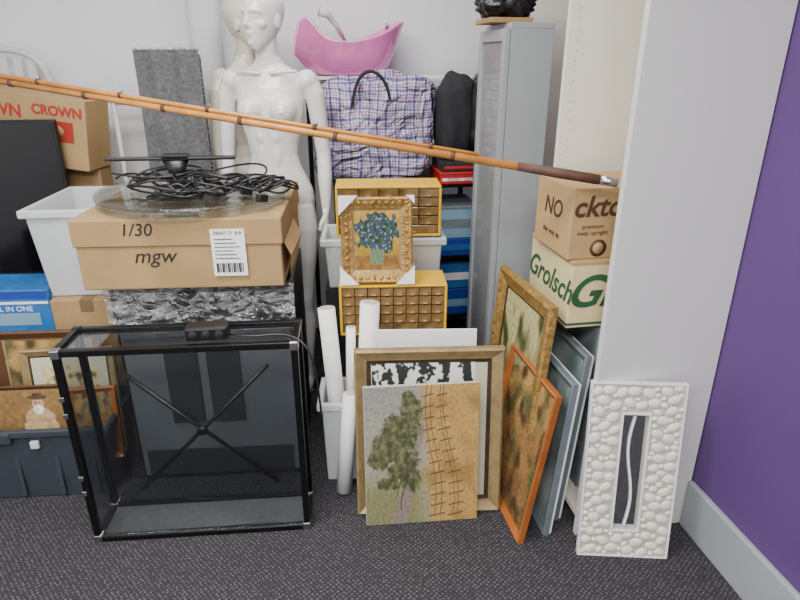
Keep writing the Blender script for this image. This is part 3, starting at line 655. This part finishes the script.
# ---------------------------------------------------------------- bamboo rods
rd=G('bamboo_fishing_rod',(0,0,0))
P0=Vector((.612,1.70,1.222)); P1=Vector((-1.62,2.30,1.500)); dv=P1-P0
def rp(t,o=(0,0,0)): return tuple(P0+dv*t+Vector(o))
tube(rd,'metal_butt',[rp(-.002),rp(.02)],.0135,M['steel'],20)
tube(rd,'grip',[rp(.02),rp(.07),rp(.12)],[.0145,.015,.0125],M['bambood'],20)
tube(rd,'cane',[rp(.12),rp(.5),rp(1)],[.0125,.0115,.010],M['bamboo'],16)
for t in (.2,.36,.5,.62,.75,.88): tube(rd,'binding',[rp(t),rp(t+.006)],.0132,M['bambood'],16)
P0b=P0+dv*.17+Vector((0,-.002,.017))
tube(rd,'tip_section',[tuple(P0b),tuple(P0b+dv*.4+Vector((0,0,.001))),tuple(P0b+dv*.83+Vector((0,0,.003)))],[.0045,.007,.0095],M['bamboo'],14)
for t in (.06,.22,.38,.52,.66):
    q=P0b+dv*t+Vector((0,0,.001+.003*t)); tube(rd,'tip_binding',[tuple(q),tuple(q+dv*.005)],.0098,M['bambood'],14)
    lathe(rd,'line_guide',[(.006,0),(.008,.001),(.006,.002)],M['steel'],tuple(q+Vector((0,0,.012))),(0,90,0),16)
# ---------------------------------------------------------------- mannequins
def build_mannequin(head_turn):
    V=[];F=[]
    def add(v,f):
        n=len(V); V.extend([tuple(q) for q in v]); F.extend([tuple(i+n for i in q) for q in f])
    def loft(rings,seg=32):
        v=[];f=[]
        for (z,cx,cy,rx,ry) in rings:
            for k in range(seg): a=2*math.pi*k/seg; v.append((cx+rx*math.cos(a),cy+ry*math.sin(a),z))
        for j in range(len(rings)-1):
            for k in range(seg): q=(k+1)%seg; f.append((j*seg+k,j*seg+q,(j+1)*seg+q,(j+1)*seg+k))
        f.append(tuple(range(seg))[::-1]); f.append(tuple((len(rings)-1)*seg+k for k in range(seg))); add(v,f)
    def ell(c,r,rot=None):
        bm=bmesh.new(); bmesh.ops.create_uvsphere(bm,u_segments=20,v_segments=12,radius=1)
        v=[]
        for q in bm.verts:
            p=Vector((q.co.x*r[0],q.co.y*r[1],q.co.z*r[2])); v.append(tuple(p+Vector(c)))
        bm.verts.index_update(); f=[tuple(x.index for x in q.verts) for q in bm.faces]; bm.free(); add(v,f)
    def tb(p,r,seg=18): add(*tube_geo(p,r,seg))
    loft([(.85,0,.0,.06,.05),(.875,0,.0,.12,.085),(.91,0,.005,.160,.10),(.96,0,.008,.166,.104),(1.0,0,.006,.160,.10),(1.05,0,.002,.140,.092),(1.10,0,-.002,.116,.081),(1.15,0,-.004,.104,.074),(1.20,0,-.004,.109,.077),(1.26,0,-.002,.125,.086),(1.32,0,0,.138,.088),(1.38,0,.003,.145,.084),(1.43,0,.008,.148,.074),(1.47,0,.012,.140,.062),(1.495,0,.014,.105,.054),(1.52,0,.014,.062,.048),(1.545,0,.010,.048,.047)])
    tb([(0,.012,1.50),(0,.004,1.56),(0,-.004,1.63)],[.050,.043,.044])
    h0=len(V)
    hr=[(1.572,0,-.062,.015,.014),(1.580,0,-.055,.028,.028),(1.595,0,-.042,.040,.048),(1.615,0,-.029,.050,.064),(1.64,0,-.018,.058,.078),(1.665,0,-.010,.064,.087),(1.685,0,-.005,.0675,.091),(1.70,0,-.002,.070,.095),(1.72,0,.001,.072,.099),(1.745,0,.004,.070,.095),(1.768,0,.006,.060,.081),(1.785,0,.008,.042,.058),(1.796,0,.008,.02,.028)]
    loft(hr)
    tb([(0,-.093,1.706),(0,-.098,1.69),(0,-.106,1.672),(0,-.110,1.660)],[.005,.006,.0075,.009],12); ell((0,-.099,1.657),(.0125,.012,.008))
    ell((0,-.090,1.634),(.020,.012,.0045)); ell((0,-.089,1.6255),(.017,.012,.0055)); ell((0,-.080,1.597),(.018,.016,.013))
    for s in (-1,1):
        tb([(s*.006,-.094,1.707),(s*.022,-.094,1.714),(s*.040,-.084,1.712),(s*.054,-.066,1.705)],[.005,.0055,.0055,.004],10)
        ell((s*.029,-.0815,1.692),(.013,.0065,.0060)); ell((s*.040,-.060,1.662),(.020,.024,.018)); ell((s*.070,.006,1.675),(.006,.017,.027))
    ht=D(head_turn)
    for i in range(h0,len(V)):
        x,y,z=V[i]; k=min(1,max(0,(z-1.55)/.03)); a=ht*k; V[i]=(x*math.cos(a)-y*math.sin(a),x*math.sin(a)+y*math.cos(a),z)
    for s in (-1,1):
        ell((s*.068,-.068,1.338),(.056,.060,.056)); ell((s*.072,-.126,1.334),(.007,.008,.007))
        ell((s*.075,.055,.94),(.082,.075,.085)); ell((s*.158,.010,1.452),(.048,.048,.046))
        tb([(s*.02,-.056,1.482),(s*.07,-.056,1.487),(s*.13,-.034,1.490)],[.008,.008,.007],10)
        ell((s*.028,-.066,1.15),(.026,.018,.06)); ell((s*.028,-.072,1.235),(.026,.016,.03))
        fx=-.02 if s>0 else .01
        tb([(s*.085,.0,.93),(s*.092,fx*.3,.82),(s*.093,fx,.68),(s*.090,fx,.54),(s*.088,fx-.008,.49),(s*.088,fx,.43),(s*.088,fx+.014,.36),(s*.088,fx+.010,.24),(s*.088,fx+.006,.12),(s*.088,fx+.004,.07)],[.078,.086,.072,.056,.053,.048,.055,.044,.031,.031])
        tb([(s*.088,fx+.035,.045),(s*.090,fx-.03,.042),(s*.095,fx-.10,.026),(s*.098,fx-.15,.018)],[(.028,.03),(.033,.034),(.042,.02),(.030,.012)])
        tb([(s*.160,.012,1.460),(s*.188,.014,1.40),(s*.200,.018,1.28),(s*.212,.022,1.16),(s*.214,.018,1.13),(s*.218,.0,1.05),(s*.222,-.022,.95),(s*.222,-.032,.905)],[.042,.041,.036,.031,.030,.032,.023,.018])
        hx=s*.222
        tb([(hx,-.032,.915),(hx,-.038,.885),(hx+s*.002,-.044,.845),(hx+s*.002,-.046,.825)],[(.017,.020),(.014,.032),(.013,.039),(.011,.036)])
        for k,(dy,L) in enumerate(((-.034,.070),(-.011,.080),(.011,.074),(.031,.058))):
            y=-.046+dy; tb([(hx,y,.835),(hx-s*.002,y,.835-L*.5),(hx-s*.012,y+.004,.835-L)],[.0095,.0085,.007],10)
        tb([(hx-s*.004,-.062,.885),(hx-s*.014,-.088,.862),(hx-s*.018,-.098,.835)],[.012,.010,.008],10)
    d=bpy.data.meshes.new('mannequin_body'); d.from_pydata(V,[],F); d.update(); return d
def place_mannequin(name,loc,rz,m,ht):
    g=G(name,loc,rz); d=build_mannequin(ht); d.materials.append(m); o=bpy.data.objects.new('figure',d); link(o); o.parent=g
    r=o.modifiers.new('remesh','REMESH'); r.mode='VOXEL'; r.voxel_size=.0042; r.use_smooth_shade=True
    s=o.modifiers.new('smooth','SMOOTH'); s.factor=.5; s.iterations=4
    lathe(g,'base_plate',[(.14,0),(.14,.006),(.02,.008)],M['steel'],(0,.02,.0)); o.location.z=.008
    tube(g,'support_rod',[(.0,.10,.0),(.0,.10,.5),(.06,.05,.55)],.006,M['steel'])
    return g
place_mannequin('mannequin',(-.548,2.67,0),-4,M['mann'],-28)
place_mannequin('mannequin.001',(-.715,3.02,.0),60,M['mann2'],20)
# ---------------------------------------------------------------- lights
def fixture(name,x,y,power,w=1.2,d=.6):
    g=G(name,(x,y,2.7),RA)
    B(g,'housing',-w/2-.02,w/2+.02,-d/2-.02,d/2+.02,-.04,0,M['white'],0)
    L=bpy.data.lights.new(name,'AREA'); L.shape='RECTANGLE'; L.size=w; L.size_y=d; L.energy=power; L.color=(1,.985,.955)
    o=bpy.data.objects.new('lamp',L); link(o); o.parent=g; o.location=(0,0,-.05)
fixture('ceiling_light',-.9,1.0,66); fixture('ceiling_light.001',-.1,-.6,108); fixture('ceiling_light.002',-1.6,-.9,62); fixture('ceiling_light.003',-.3,2.35,22)
w=bpy.data.worlds.new('world'); bpy.context.scene.world=w; w.use_nodes=True; w.node_tree.nodes['Background'].inputs[0].default_value=(.8,.85,.9,1); w.node_tree.nodes['Background'].inputs[1].default_value=.3
# ---------------------------------------------------------------- camera
c=bpy.data.cameras.new('camera'); c.lens=27; c.sensor_width=36; co=link(bpy.data.objects.new('camera',c))
co.location=(0,0,1.55); co.rotation_euler=(D(68),0,0); c.clip_start=.05; bpy.context.scene.camera=co
